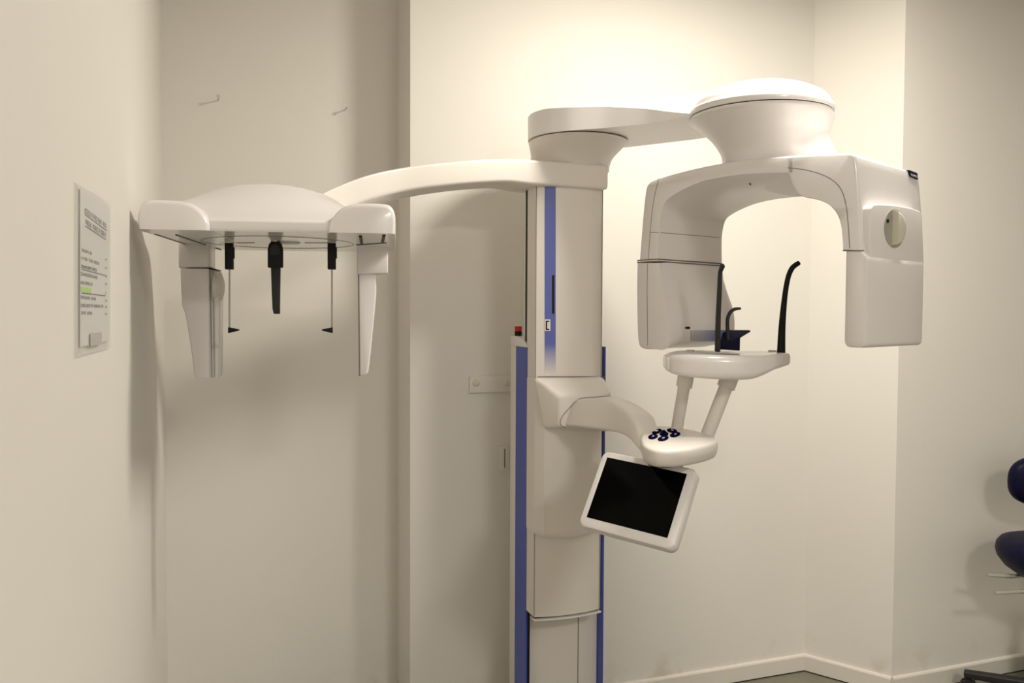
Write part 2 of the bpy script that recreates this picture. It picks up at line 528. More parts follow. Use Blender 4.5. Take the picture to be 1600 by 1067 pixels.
def shrink(pts, f, dz): return [pc + (p - pc) * f + Z * dz for p in pts]
pad = loft('key_pad', [shrink(pad_pts, .84, -.046), shrink(pad_pts, .92, -.044), shrink(pad_pts, .965, -.036), shrink(pad_pts, .988, -.022), shrink(pad_pts, .988, -.010), shrink(pad_pts, .98, -.0045), shrink(pad_pts, .955, -.0012), shrink(pad_pts, .91, 0)], 'cream', unit, smooth=50)
# keys: five pebble keys around a middle key
def pebble(name, px, py, rx, ry, h, m, parent, n=14, skew=0):
    c = Uh(px, py, PADH)
    ex = Uh(px + rx, py + skew, PADH) - c
    ey = Uh(px, py - ry, PADH) - c
    def ringp(f, dz): return [c + ex * (f * math.cos(2 * math.pi * k / n)) + ey * (f * math.sin(2 * math.pi * k / n)) + Z * dz for k in range(n)]
    return loft(name, [ringp(1, -.002), ringp(1, h * .7), ringp(.85, h), ], m, parent, smooth=30)
for (px, py, rx, ry, sk) in ((1026.5, 674.2, 7.6, 3.6, -2), (1050, 673, 8.2, 3.2, 1), (1020.2, 682.4, 7.6, 3.9, -1), (1055, 679.2, 8.2, 3.7, -1.5), (1036.2, 685.2, 8.6, 3.9, -1.5)):
    kb = pebble('key_button', px, py, rx, ry, .0014, 'keynavy', pad, skew=sk)
    pebble('key_symbol', px + .4, py - .5, rx * .28, ry * .28, .0018, 'shine', kb, 10, sk * .4)
kb = pebble('centre_button', 1037.5, 678.2, 6.8, 3.6, .0016, 'keynavy', pad)
pebble('centre_button_nub', 1037.0, 674.4, 3.6, 2.2, .0015, 'keynavy', kb)

# --- touch screen hung below the key pad
q = [(949.5, 716), (1075.5, 741), (1042.5, 841.5), (917, 807.5)]
dz = [2.180, 2.052, 1.988, 2.116]
P = [U(x, y, z) for (x, y), z in zip(q, dz)]
uc = sum(P, V()) / 4
ux = ((P[1] - P[0]) + (P[2] - P[3])).normalized()
uy = ((P[0] - P[3]) + (P[1] - P[2]))
uy = (uy - ux * uy.dot(ux)).normalized()
un = ux.cross(uy)                        # towards the viewer
if un.y > 0: un = -un
sw, sh = .225 / 2, .169 / 2
mon_c = uc + ux * .002 - uy * .004
def rr3(c, hw, hh, r, off, n=6): return [c + ux * x + uy * y + un * off for x, y in rrect(hw, hh, r, n)]
mw, mh = sw + .021, sh + .023
monitor = loft('touch_screen', [rr3(mon_c, mw - .02, mh - .02, .012, -.040), rr3(mon_c, mw - .004, mh - .004, .018, -.036), rr3(mon_c, mw, mh, .02, -.028), rr3(mon_c, mw, mh, .02, -.006), rr3(mon_c, mw - .003, mh - .003, .018, .001), rr3(mon_c, mw - .007, mh - .007, .015, .003)], 'white', unit, smooth=40)
prism('display_glass', [uc + ux * x + uy * y + un * .002 for x, y in ((-sw, -sh), (sw, -sh), (sw, sh), (-sw, sh))], un * .0016, 'screen', monitor)
# swivel neck between the pad and the screen
nk = Uh(1034, 690, PADH) - Z * .045
loft('swivel_neck', circ_secs([(nk, .034), (nk - Z * .014, .034), (nk - Z * .016, .03)], 24, 1), 'black', unit)
hang_top = nk - Z * .010 + V((.03, .03, 0))
cbox('screen_bracket', (hang_top + mon_c - un * .03 + uy * (mh - .05)) / 2 + V((.012, .012, 0)), ux * .030, (hang_top - (mon_c - un * .03 + uy * (mh - .05))) * .5, un * .008, 'grey', unit, bevel=.003)

# --- chin table on two slanting tubes
TBH = 1.392
tz = 2.27
def tsec(px, zc, zh, yt, yb, r):
    top = U(px, yt, zc - zh).z
    bot = U(px, yb, zc - zh * .8).z
    c = U(px, (yt + yb) / 2, zc)
    c.z = (top + bot) / 2
    return (c, V((0.12, 1, 0)).normalized() * zh, Z * (top - bot) / 2, r)
tb = [tsec(1043, 2.27, .075, 557.5, 580.5, .012), tsec(1049, 2.27, .092, 555.3, 584, .014), tsec(1066, 2.275, .122, 554, 588, .018), tsec(1095, 2.28, .145, 554.5, 591, .02),
      tsec(1130, 2.285, .15, 555.5, 593, .02), tsec(1160, 2.29, .145, 555.5, 592, .02), tsec(1180, 2.295, .13, 555, 586, .018), tsec(1200, 2.30, .10, 553.5, 577.5, .014), tsec(1218, 2.305, .062, 552, 573, .012), tsec(1227, 2.31, .04, 552, 570.5, .010)]
table = sweep('chin_table', tb, 'white', unit, n=5, end=.008, cn=7)
def ptube(p, q, r, name, m='cream'):
    t = tube(name, [p, q], r, m, unit, 20)
    d = (q - p).normalized()
    tube('collar', [q - d * .045, q - d * .012, q - d * .010, q + d * .015], [r * 1.32, r * 1.32, r * 1.2, r * 1.2], m, t, 20)
    return t
ptube(U(1055, 685, 2.36), U(1073, 580, 2.29), .0170, 'support_tube')
ptube(U(1098, 698, 2.27), U(1143, 582, 2.29), .0190, 'support_tube')
# temple supports
def blade(name, pts, wv, m, parent):
    keys = []
    for (px, py, z, w, t) in pts:
        keys.append((U(px, py, z), wv * w, wv.cross(Z).normalized() * t, min(w, t) * .9))
    # keep the second axis perpendicular to the path
    out = []
    for i, k in enumerate(keys):
        tdir = (keys[min(i + 1, len(keys) - 1)][0] - keys[max(i - 1, 0)][0]).normalized()
        a = (wv - tdir * wv.dot(tdir)).normalized() * pts[i][3]
        b = tdir.cross(a).normalized() * pts[i][4]
        out.append((k[0], a, b, min(pts[i][3], pts[i][4]) * .9))
    return sweep(name, out, m, parent, n=5, end=.003, cn=4)
EX = V((1, 0, 0)); EY = V((0, 1, 0))
blade('temple_support', [(1121, 548, 2.24, .0065, .011), (1122, 500, 2.24, .006, .011), (1124, 455, 2.24, .0055, .010), (1125, 428, 2.24, .005, .009), (1127, 420, 2.235, .005, .009), (1129, 415, 2.23, .006, .009)], EX, 'charcoal', table)
blade('temple_support', [(1220.5, 552, 2.30, .0115, .006), (1222, 510, 2.30, .0095, .006), (1226, 465, 2.30, .0075, .006), (1231, 435, 2.30, .0070, .006), (1237, 420, 2.30, .0072, .006), (1243, 414, 2.30, .007, .006), (1248, 411, 2.30, .0065, .006)], EX, 'black', table)
# chin cup: a wedge that flares into a shelf, with a bite hook
cz = 2.26
cp = [(1122, 546), (1156, 548), (1156.5, 528), (1173, 518), (1172, 516.2), (1140, 516), (1129, 520)]
chin = prism('chin_cup', [U(x, y, cz) for x, y in cp], V((.02, .075, 0)), 'navy', table, bevel=.003, segs=2)
blade('bite_hook', [(1137.5, 530, cz - .006, .0052, .005), (1136.5, 505, cz - .006, .005, .005), (1138, 494, cz - .004, .005, .005), (1142, 487, cz - .002, .005, .005), (1148, 483, cz, .0045, .005), (1156, 482, cz, .0035, .005)], EX, 'charcoal', table)
for px in ((1078, 545.5), (1206, 549.5)):
    c0 = Uh(px[0], px[1], table.matrix_world.translation.z + TBH)
for (px, py, z) in ((1079, 547, 2.36), (1207, 548, 2.36)):
    cc = U(px, py, z); cc.z = TBH
    loft('finger_hole', circ_secs([(cc - Z * .004, .012), (cc + Z * .003, .012), (cc + Z * .0032, .010)], 16, 1), 'grey', table)

# --- hub on top of the column, overhead arm, turntable
HR = 2.05
hub_t = Uh(904, 222, HR); hub_r = .158
hub_b = U(885, 262, 2.777); hub_b.z = 1.970
hub = loft('shoulder_hub', circ_secs([(hub_b, .142), (hub_b.lerp(hub_t, .2), .136), (hub_b.lerp(hub_t, .45), .135), (hub_b.lerp(hub_t, .72), .147), (hub_b.lerp(hub_t, .92), hub_r), (hub_t - Z * .004, hub_r + .001), (hub_t - Z * .0005, hub_r - .002)], 56, 4), 'cream', unit)
loft('hub_gap', circ_secs([(hub_t - Z * .001, hub_r - .004), (hub_t + Z * .003, hub_r - .004)], 56, 1), 'black', hub)
disc_c = U(1188, 181, 2.29); disc_c.z = HR - .011; disc_r = .190
ax = (disc_c - hub_t); ax.z = 0
La = ax.length; ax.normalize(); ay = V((-ax.y, ax.x, 0))
t0 = -hub_r - .006
secs = []
def tab(x, rows):                        # smooth table look-up
    for (x0, y0), (x1, y1) in zip(rows, rows[1:]):
        if x <= x1:
            u = (x - x0) / (x1 - x0)
            return y0 + (y1 - y0) * u
    return rows[-1][1]
ts = [t0 + (hub_r) * (1 - math.cos(k / 12 * math.pi / 2)) for k in range(13)] + [t0 + hub_r + (La - .05 - t0 - hub_r) * k / 26 for k in range(1, 27)]
for t in ts:
    g = max(0, min(1, t / La))
    if t < 0:
        hw = math.sqrt(max(1e-5, (hub_r + .006) ** 2 - t * t))
    else:
        hw = tab(g, ((0, .164), (.11, .152), (.29, .108), (.48, .080), (.71, .070), (1, .070)))
    hf = hw if t < 0 else tab(g, ((0, .164), (.12, .180), (.5, .205), (.8, .20), (1, .185)))
    e = math.sqrt(max(0, 1 - min(1, (t - t0) / .06 - 1) ** 2)) if t - t0 < .06 else 1   # rounded end
    sh_ = tab(g, ((0, .079), (.29, .068), (.48, .050), (.62, .028), (.74, .012), (1, .008)))   # height of the upright side
    crown = .095 - .022 * g ** 2
    sh_ *= .78 + .22 * e
    cr_ = sh_ + max(.004, crown - sh_) * (.15 + .85 * e)
    c = hub_t + ax * t
    pts = [(-hw, .002), (-hw, sh_ * .5), (-hw, sh_ - .003), (-hw + .003, sh_), (-hw * .80, sh_ + (cr_ - sh_) * .42), (-hw * .5, sh_ + (cr_ - sh_) * .82), (0, cr_)]
    pts = pts + [(-x * hf / hw, y) for x, y in pts[-2::-1]]
    secs.append([c + ay * x + Z * y for x, y in pts])
over = loft('overhead_arm', secs, 'shell', unit, bevel=0, smooth=38)
# turntable: eccentric bell under a domed lid
bell_b = U(1216, 246, 2.29); bell_b.z = HR - .122
def mix(a, b, t): return a.lerp(b, t)
bell = loft('turntable_bell', circ_secs([(bell_b - Z * .045, .150), (bell_b, .150), (mix(bell_b, disc_c, .22), .149), (mix(bell_b, disc_c, .45), .155), (mix(bell_b, disc_c, .68), .170), (mix(bell_b, disc_c, .86), .184), (disc_c - Z * .008, disc_r), (disc_c - Z * .001, disc_r)], 64, 4), 'shell', unit)
loft('turntable_gap', circ_secs([(disc_c - Z * .002, disc_r - .004), (disc_c + Z * .003, disc_r - .004)], 64, 1), 'black', bell)
loft('turntable_lid', circ_secs([(disc_c + Z * .002, disc_r - .002), (disc_c + Z * .0025, disc_r + .002), (disc_c + Z * .016, disc_r + .002), (disc_c + Z * .022, disc_r - .004), (disc_c + Z * .045, .172), (disc_c + Z * .064, .14), (disc_c + Z * .080, .095), (disc_c + Z * .088, .045), (disc_c + Z * .090, .002)], 64, 4), 'white', bell)

# --- rotating C-arm (runs from far left to near right)
z0 = 1.95
YL = V((.660, -.751, 0)).normalized(); YW = V((.751, .660, 0)).normalized()
NL = U(1012, 285, 2.418); NL.z = 0
def near(px, py, w=0):                   # (l, h) of a pixel on the arm's near side (or a plane w behind it)
    p = Up(px, py, NL + YW * w, YW)
    return ((p - NL).dot(YL), p.z)
def yp(l, w, h): return NL + YL * l + YW * w + Z * h
WID = .315
outer_px = [(998, 407), (1001, 370), (1004, 335), (1008, 300), (1013, 286), (1029, 278), (1080, 264), (1133, 253.5), (1185, 247), (1238, 242.5)]
inner0_px = [(1028, 407), (1029, 372), (1031, 345), (1038, 317), (1057, 302), (1080, 290), (1105, 281), (1154, 273), (1200, 270), (1238, 269.5)]
inner1_px = [(1128, 411), (1127.5, 385), (1128, 366), (1133, 346), (1143, 337), (1158, 329), (1178, 321), (1203, 314.5), (1230, 310.5), (1252, 308.5)]
def sp2(pts, n): 
    return [(v.x, v.y) for v in spline([V((a, b, 0)) for a, b in pts], n)]
O0 = sp2([near(*p) for p in outer_px], 3)
I0 = sp2([near(*p) for p in inner0_px], 3)
I1 = sp2([near(*p, WID) for p in inner1_px], 3)
secs = []
for w, f, ins in ((0.0, 0, .006), (.003, .03, .002), (.010, .08, 0), (.03, .30, 0), (.055, .58, 0), (.085, .80, 0), (.12, .93, 0), (.18, 1, 0), (.26, 1, 0), (WID - .02, .97, 0), (WID - .006, .92, .002), (WID, .86, .008)):
    ring = []
    for k, (l, h) in enumerate(O0):
        g = k / (len(O0) - 1)
        ring.append(yp(l + ins * max(0, 1 - g * 1.6), w, h - ins * min(1, g * 2)))
    for (l0, h0), (l1, h1) in list(zip(I0, I1))[::-1]:
        ring.append(yp(l0 + (l1 - l0) * f, w, h0 + (h1 - h0) * f))
    secs.append(ring)
yoke = loft('c_arm', secs, 'shell', unit, smooth=50)
def nseam(pxs, parent, w=-.0002, r=.0008):
    return seam(spline([yp(near(*p)[0], w, near(*p)[1]) for p in pxs], 4), parent, r)
nseam([(1029.5, 279), (1022, 310), (1017, 350), (1013, 405)], yoke)
# small vent mark on the underside and horizontal seam across the leg
mk = yp(*[near(1171, 287)[0], .06, near(1171, 287)[1]])

# thick right shoulder of the C-arm
blk_px_out = [(1231, 243), (1270, 240.5), (1310, 238.8), (1328, 238.3), (1334, 240), (1337, 246), (1341, 290), (1344, 340), (1346.5, 391)]
blk_px_in = [(1230.5, 262), (1232, 276), (1238, 293), (1251, 306.5), (1272, 311), (1292, 319), (1307, 336), (1313.5, 360), (1315.5, 391)]
WD2 = .352
BO = sp2([near(*p) for p in blk_px_out], 3); BI = sp2([near(*p) for p in blk_px_in], 3)
secs = []
for w, ins in ((0, .006), (.003, .0022), (.01, 0), (WD2 - .02, 0), (WD2 - .006, .0022), (WD2, .007)):
    ring = []
    wo = w
    for k, (l, h) in enumerate(BO):
        g = k / (len(BO) - 1)
        ring.append(yp(l - ins * (1 if g > .45 else 0), wo, h - ins * (1 if g < .6 else 0) - .010 * max(0, (w / WD2)) ** 2 * (1 if g < .6 else 0)))
    for (l, h) in BI[::-1]:
        ring.append(yp(l + ins * .6, wo, h + ins * .3))
    secs.append(ring)
shoulder = loft('c_arm_shoulder', secs, 'white', unit, smooth=50)
nseam([(1231, 262), (1262, 266), (1292, 276), (1312, 292), (1321, 315), (1325.5, 350), (1328, 388)], shoulder, w=-.0003)
# blue maker's badge on the end face
l_end = near(1337, 262)[0]
def endp(px, py, off=.0):                # a pixel on the end face (normal = YL)
    return Up(px, py, NL + YL * (l_end + off), YL)
bd = [endp(1420.5, 265.5, .004), endp(1433.5, 270.5, .004), endp(1434.5, 280.5, .004), endp(1422.5, 276, .004)]
badge = prism('badge', bd, YL * -.008, 'navy', shoulder)
fc = bpy.data.curves.new('badge_text', 'FONT')
fc.body = 'PLANMECA'; fc.size = .0062; fc.extrude = .0002
tob = bpy.data.objects.new('badge_text_tmp', fc)
scene.collection.objects.link(tob)
dg = bpy.context.evaluated_depsgraph_get()
tme = bpy.data.meshes.new_from_object(tob.evaluated_get(dg))
bpy.data.objects.remove(tob)
bx = (bd[2] - bd[3]).normalized(); by = YL.cross(bx).normalized()
wtxt = max(v.co.x for v in tme.vertices)
sc_ = (bd[2] - bd[3]).length * .86 / wtxt
Mx = Matrix((bx, by, YL)).transposed().to_4x4()
Mx.translation = bd[3] + bx * .002 + by * .003 + YL * .0004
tme.transform(Mx @ Matrix.Scale(sc_, 4))
link('badge_lettering', tme, 'shine', badge, 0)

# --- flat sensor head at the near end of the C-arm
l1, l2 = near(1319, 470)[0], near(1354.5, 470)[0]
hb, ht = near(1336, 543)[1], near(1336, 391)[1]
secs = []
sens = []
bm = bmesh.new()
hsplit = Up(1366, 404, NL + YL * l2, YL).z
htop = Up(1400, 318, NL + YL * (l2 - .008), YL).z
prof = [(l1, hb + .012), (l1 + .004, hb + .003), (l1 + .012, hb), (l2 - .008, hb), (l2 - .002, hb + .004), (l2, hb + .012), (l2, hsplit - .008), (l2 - .001, hsplit + .002), (l2 - .006, hsplit + .008), (l2 - .018, ht), (l1, ht)]
secs = []
for w, ins in ((0, .007), (.0025, .002), (.009, 0), (WID - .009, 0), (WID - .0025, .002), (WID, .007)):
    lm, hm = (l1 + l2) / 2, (hb + ht) / 2
    secs.append([yp(l - math.copysign(min(ins, abs(l - lm)), l - lm), w, h - (math.copysign(ins, h - hm) if h < hm else 0)) for l, h in prof])
sensor = loft('sensor_head', secs, 'shell', unit, smooth=40)
# raised back plate with the round opening, reaching up over the shoulder
pl_near = near(1361, 330)
wA = .016
def plate_pt(px, py, off=0): return Up(px, py, NL + YL * (l2 - .0018 + off), YL)
pp = [plate_pt(1364, 410), plate_pt(1362, 400), plate_pt(1358.5, 375), plate_pt(1361, 325), plate_pt(1365, 319.5), plate_pt(1372, 318.5), plate_pt(1400, 320.5), plate_pt(1425, 325), plate_pt(1438.5, 330), plate_pt(1441, 336), plate_pt(1444, 414)]
prism('back_plate', [p - YL * .03 for p in pp], YL * .03, 'white', sensor, bevel=.0035, segs=3)
seam([endp(1358.5, 324, .003), endp(1354, 355, .003), endp(1349.5, 391, .003)], sensor, .0011)
kc = plate_pt(1397.5, 357, .0005)
eh, ev = YW, Z
def kring(c, rx, rz, off, n=36): return [c + eh * (rx * math.cos(2 * math.pi * k / n)) + ev * (rz * math.sin(2 * math.pi * k / n)) + YL * off for k in range(n)]
krx = (plate_pt(1413, 357) - plate_pt(1381.5, 357)).length / 2
krz = (plate_pt(1397, 327) - plate_pt(1397, 388)).length / 2
dish = loft('knob_recess', [kring(kc, krx, krz, -.004), kring(kc, krx, krz, .0012), kring(kc, krx * .93, krz * .95, .0016), kring(kc, krx * .88, krz * .92, .0004)], 'recess', sensor, smooth=30)
n = 20
kx0 = -krx * .22
arcp = [(kx0, krz * .86)] + [(kx0 + (krx * .98) * math.sin(math.pi * k / n), krz * .86 * math.cos(math.pi * k / n)) for k in range(1, n)] + [(kx0, -krz * .86)]
def karc(off, f): return [kc + eh * (kx0 + (x - kx0) * f) + ev * (z_ * (.6 + .4 * f)) + YL * off for x, z_ in arcp]
loft('release_knob', [karc(0, 1), karc(.008, 1), karc(.014, .82), karc(.0155, .6)], 'knob', dish, smooth=50)
kd = kc - eh * krx * .72 + ev * krz * .32
loft('lock_dot', [kring(kd, .0045, .0045, 0, 12), kring(kd, .0045, .0045, .003, 12)], 'black', dish)
nseam([(1317, 391.5), (1330, 391.8), (1350, 391.5)], sensor, w=-.0005, r=.0014)

# --- tube head at the far end, below the dark joint
th_t, th_b = near(1010, 411)[1], near(1012, 546)[1]
o_px = [(994.5, 411), (993.8, 440), (994, 480), (995, 520), (996.5, 536), (999.5, 543), (1006, 545.5)]
i0_px = [(1030, 411), (1034, 440), (1042, 475), (1047, 510), (1046, 535), (1042, 544), (1034, 547)]
i1_px = [(1128, 414.5), (1130, 435), (1136, 455), (1144, 475), (1148, 495), (1147.5, 520), (1142, 533)]
TO = sp2([near(*p) for p in o_px], 3); T0 = sp2([near(*p) for p in i0_px], 3); T1 = sp2([near(*p, WID) for p in i1_px], 3)
secs = []
for w, f, ins in ((0.0, 0, .006), (.003, .04, .002), (.010, .10, 0), (.03, .38, 0), (.055, .66, 0), (.085, .86, 0), (.12, .96, 0), (.18, 1, 0), (.26, 1, 0), (WID - .02, .97, 0), (WID - .006, .92, .002), (WID, .86, .008)):
    ring = [yp(l + ins, w, h + ins * (1 if k > 8 else 0)) for k, (l, h) in enumerate(TO)]
    for (l0, h0), (l1_, h1) in list(zip(T0, T1))[::-1]:
        hh = h0 + (h1 - h0) * f * (1 if h0 < 1.56 else 1)
        ring.append(yp(l0 + (l1_ - l0) * f, w, max(hh, th_b) if h0 < th_b + .002 else hh))
    secs.append(ring)
tubeh = loft('tube_head', secs, 'shell', unit, smooth=50)
# joint: two thin dark rims with a light disc between
la = near(994, 408)[0] - .001
lI0, lI1 = near(1029, 408)[0], near(1128.5, 406, WID)[0]
for dh, mm, gr_ in ((.0040, 'seam', .0022), (.0006, 'white', .0012), (-.0028, 'seam', .0022)):
    hh = near(1010, 408)[1] + dh
    pts = [(la + .006, -.002), (la, .006), (la, WID - .006), (la + .006, WID)]
    pts += [(lI0 + (lI1 - lI0) * f + gr_, w) for w, f in ((WID, .86), (WID - .006, .92), (WID - .02, .97), (.26, 1), (.18, 1), (.12, .94), (.085, .82), (.055, .6), (.03, .32), (.01, .09), (-.002, 0))]
    prism('joint_rim', [yp(l, w, hh - .0013) for l, w in pts], Z * .0026, mm, tubeh)
nseam([(1012, 412), (1011, 450), (1011.5, 500), (1012, 540)], tubeh)
# exit window, label and pilot light on the inner face (found by ray casting on the finished shell)
bpy.context.view_layer.update()
def on_obj(o, px, py, out=.0008):
    d = ray(px, py).normalized()
    mi = o.matrix_world.inverted()
    ok, loc, nor, idx = o.ray_cast(mi @ CAMP, (mi.to_3x3() @ d).normalized())
    if not ok: return None
    return o.matrix_world @ loc - d * out
def decal(name, o, px0, px1, py0, py1, m, out=.0012, nx=6, ny=3):
    bm = bmesh.new()
    rows = []
    for j in range(ny + 1):
        row = []
        for i in range(nx + 1):
            p = on_obj(o, px0 + (px1 - px0) * i / nx, py0 + (py1 - py0) * j / ny, out)
            row.append(p)
        rows.append(row)
    if any(p is None for r in rows for p in r):
        bm.free(); return None
    vs = [[bm.verts.new(p) for p in r] for r in rows]
    for j in range(ny):
        for i in range(nx):
            bm.faces.new((vs[j][i], vs[j][i + 1], vs[j + 1][i + 1], vs[j + 1][i]))
    g = bmesh.ops.extrude_face_region(bm, geom=bm.faces[:])
    bmesh.ops.translate(bm, verts=[v for v in g['geom'] if isinstance(v, bmesh.types.BMVert)], vec=ray((px0 + px1) / 2, (py0 + py1) / 2).normalized() * (out + .001))
    return finish(name, bm, m, o)
decal('blue_label', tubeh, 1080, 1140, 516, 533, 'beam_print', .005, 24, 3)
decal('pilot_light', tubeh, 1071.5, 1078, 510.5, 514, 'black', .004, 2, 2)
def surf_seam(o, pxs, r=.0008, n=5):
    pts = []
    P2 = spline([V((a, b, 0)) for a, b in pxs], n)
    for p in P2:
        q_ = on_obj(o, p.x, p.y, .0002)
        if q_ is not None: pts.append(q_)
    if len(pts) > 2: seam(pts, o, r)
def multi_seam(objs, pxs, r, parent, n=5):
    pts = []
    for p in spline([V((a, b_, 0)) for a, b_ in pxs], n):
        hits = [h for h in (on_obj(o, p.x, p.y, .0003) for o in objs) if h is not None]
        if hits: pts.append(min(hits, key=lambda h: h.y))
    if len(pts) > 2: seam(pts, parent, r)
multi_seam([hood, arm], [(884, 668), (877, 664.5), (875.5, 659), (879, 650), (890, 637), (901, 626.5), (909, 622), (930, 620.5), (953, 618.5)], .0011, hood)
surf_seam(yoke, [(1016, 363), (1040, 364), (1070, 366.5), (1100, 369), (1124, 371.5)])
mk = on_obj(yoke, 1171, 286, .001)
if mk is not None:
    tube('pin_mark', [mk, mk + V((.004, .004, -.004))], .0022, 'seam', yoke, 8)

# --- cap of the column and the sweeping cephalostat arm
def ck(px, ytop, ybot, z, hw, r=.018, tw=V((0, 1, 0))):
    a, b = U(px, ytop, z), U(px, ybot, z)
    return ((a + b) / 2, tw.normalized() * hw, (a - b) * .5, r)
CT, CBm = 1.974, 1.897
def ckw(sv, hw, r=.012, dc=.085, b=0):
    return (W(sv, F - .022 + hw, (CT + CBm) / 2), WN * hw, Z * ((CT - CBm) / 2), r)
cap_keys = [
    ckw(fr - .010, .060, .010), ckw(fr - .012, .075, .010), ckw(fr - .02, .090, .010), ckw(fr - .035, .097, .010), ckw(fr - .06, .10, .010), ckw((fl + fr) / 2, .10, .010), ckw(fl + .02, .10, .010),
    ckw(fl - .04, .09, .010), ck(780, 253.8, 290, 2.625, .075, .010, WN), ck(740, 255.2, 291.5, 2.58, .066, .010, V((-.2, 1, 0))), ck(690, 259.5, 296, 2.52, .058, .010, V((.05, 1, 0))), ck(640, 266, 303, 2.46, .052, .010, V((.3, 1, 0))),
    ck(595, 275, 313, 2.38, .045, .010, V((.5, 1, 0))), ck(560, 286, 324, 2.33, .04, .010, V((.6, 1, 0))), ck(528, 299.5, 336, 2.28, .036, .010, V((.7, 1, 0))), ck(500, 313, 345, 2.23, .034, .010, V((.7, 1, 0))), ck(470, 326, 352, 2.18, .03, .010, V((.7, 1, 0)))]
sweep('cephalostat_arm', cap_keys, 'cream', unit, n=6, end=.006, smooth=35)

# --- cephalostat head
HZ = 1.671                                # level of its underside
CC = Uh(436, 379, HZ)
CA = V((math.cos(R(8)), math.sin(R(8)), 0)); CB = V((-math.sin(R(8)), math.cos(R(8)), 0))
def cpt(a, b, h): return V((CC.x, CC.y, 0)) + CA * a + CB * b + Z * h
def Uc(px, py, b):                        # pixel on the head's upright plane at b
    return Up(px, py, cpt(0, b, 0), CB)
def ca(px, b): return (Uc(px, 360, b) - cpt(0, b, 0)).dot(CA)
FR = -.285
secs = []
aL, aR = ca(232, -.2), ca(600, -.2)
for k in range(25):
    g = k / 24
    a = aL + (aR - aL) * g
    x = (a - ca(418, -.05)) / .21
    crest = 1.806 - .055 * min(1.5, abs(x)) ** 2.2
    crest = max(crest, HZ + .05)
    back = .285 - .04 * abs(2 * g - 1) ** 3
    fr = FR + .016 * abs(2 * g - 1) ** 2
    pts = [(fr + .004, HZ), (fr, HZ + .006), (fr, HZ + .018), (fr + .006, HZ + .026), (fr + .05, HZ + .045 + (crest - HZ - .1) * .15), (fr + .12, HZ + .055 + (crest - HZ - .06) * .55), (fr + .19, crest - .006), (fr + .25, crest), (fr + .33, crest - .012), (back - .05, HZ + .05), (back, HZ + .02), (back, HZ)]
    pr = spline([V((p[0], p[1], 0)) for p in pts], 3)
    secs.append([cpt(a, p.x, p.y) for p in pr])
head = loft('cephalostat_head', secs, 'white', unit, smooth=45)
def lobe(px0, px1, b0, b1, inner, name, ytop):
    a0, a1 = ca(px0, b0), ca(px1, b0)
    top = Uc((px0 + px1) / 2, ytop, b0 + .02).z
    secs = []
    wd = a1 - a0
    n = 12
    # outline seen from the front: flat bottom, outer corner tight, inner corner a wide curve
    prof = []
    H = top - HZ
    if inner > 0:      # inner side is the right one
        prof = [(0, 0), (-.002, H * .3), (.0, H * .62), (.008, H * .88), (.022, H * .985), (wd * .45, H), (wd * .66, H * .96), (wd * .82, H * .80), (wd * .94, H * .52), (wd, H * .22), (wd, 0)]
    else:
        prof = [(0, 0), (0, H * .22), (wd * .06, H * .52), (wd * .18, H * .80), (wd * .34, H * .95), (wd * .55, H), (wd - .022, H * .985), (wd - .007, H * .88), (wd, H * .62), (wd + .001, H * .3), (wd, 0)]
    pr = [prof[0]] + sp2(prof[0:], 3)[1:]
    am = a0 + wd / 2
    for b, f, hf in ((b0 + .0, .90, .82), (b0 + .003, .95, .92), (b0 + .010, .985, .975), (b0 + .025, 1, 1), (b0 + .20, 1, 1), (b0 + .33, 1, .98), (b1 - .06, .98, .9), (b1 - .015, .94, .75), (b1, .86, .5)):
        secs.append([cpt(am + (a0 + x - am) * f, b, HZ - .0006 + y * hf) for x, y in pr])
    return loft(name, secs, 'white', head, smooth=50)
lobe(214.5, 326, -.30, .20, 1, 'end_lobe', 312.5)
lobe(513, 617.5, -.30, .20, -1, 'end_lobe', 317)
# underside turntable ring
def under(px, py, dz=-.0004): return Uh(px, py, HZ + dz)
rc = cpt(0, 0, HZ - .0008)
ringr = (under(548, 379) - under(323, 379)).length / 2
seam([rc + V((ringr * math.cos(2 * math.pi * k / 60), ringr * math.sin(2 * math.pi * k / 60), 0)) for k in range(61)], head, .0006, name='ring_groove')
seam([under(343, 379.5), under(398, 379.5)], head, .0008, name='ring_groove')
seam([under(476, 379.5), under(520, 379.5)], head, .0008, name='ring_groove')
hubp = under(450, 379)
loft('pivot_disc', circ_secs([(hubp - Z * .003, .026), (hubp - Z * .001, .030), (hubp + Z * .001, .030)], 24, 1), 'grey', head)
tube('guide_slot', [under(275, 366.5), under(345, 390)], .0022, 'black', head, 6)
tube('guide_slot', [under(242, 365.5), under(290, 381)], .0016, 'black', head, 6)
tube('guide_slot', [under(563, 368), under(565, 380)], .004, 'black', head, 6)
tube('guide_slot', [under(600, 367), under(597.5, 378)], .004, 'black', head, 6)
tube('guide_slot', [under(557, 382.3), under(603, 379)], .0022, 'black', head, 6)
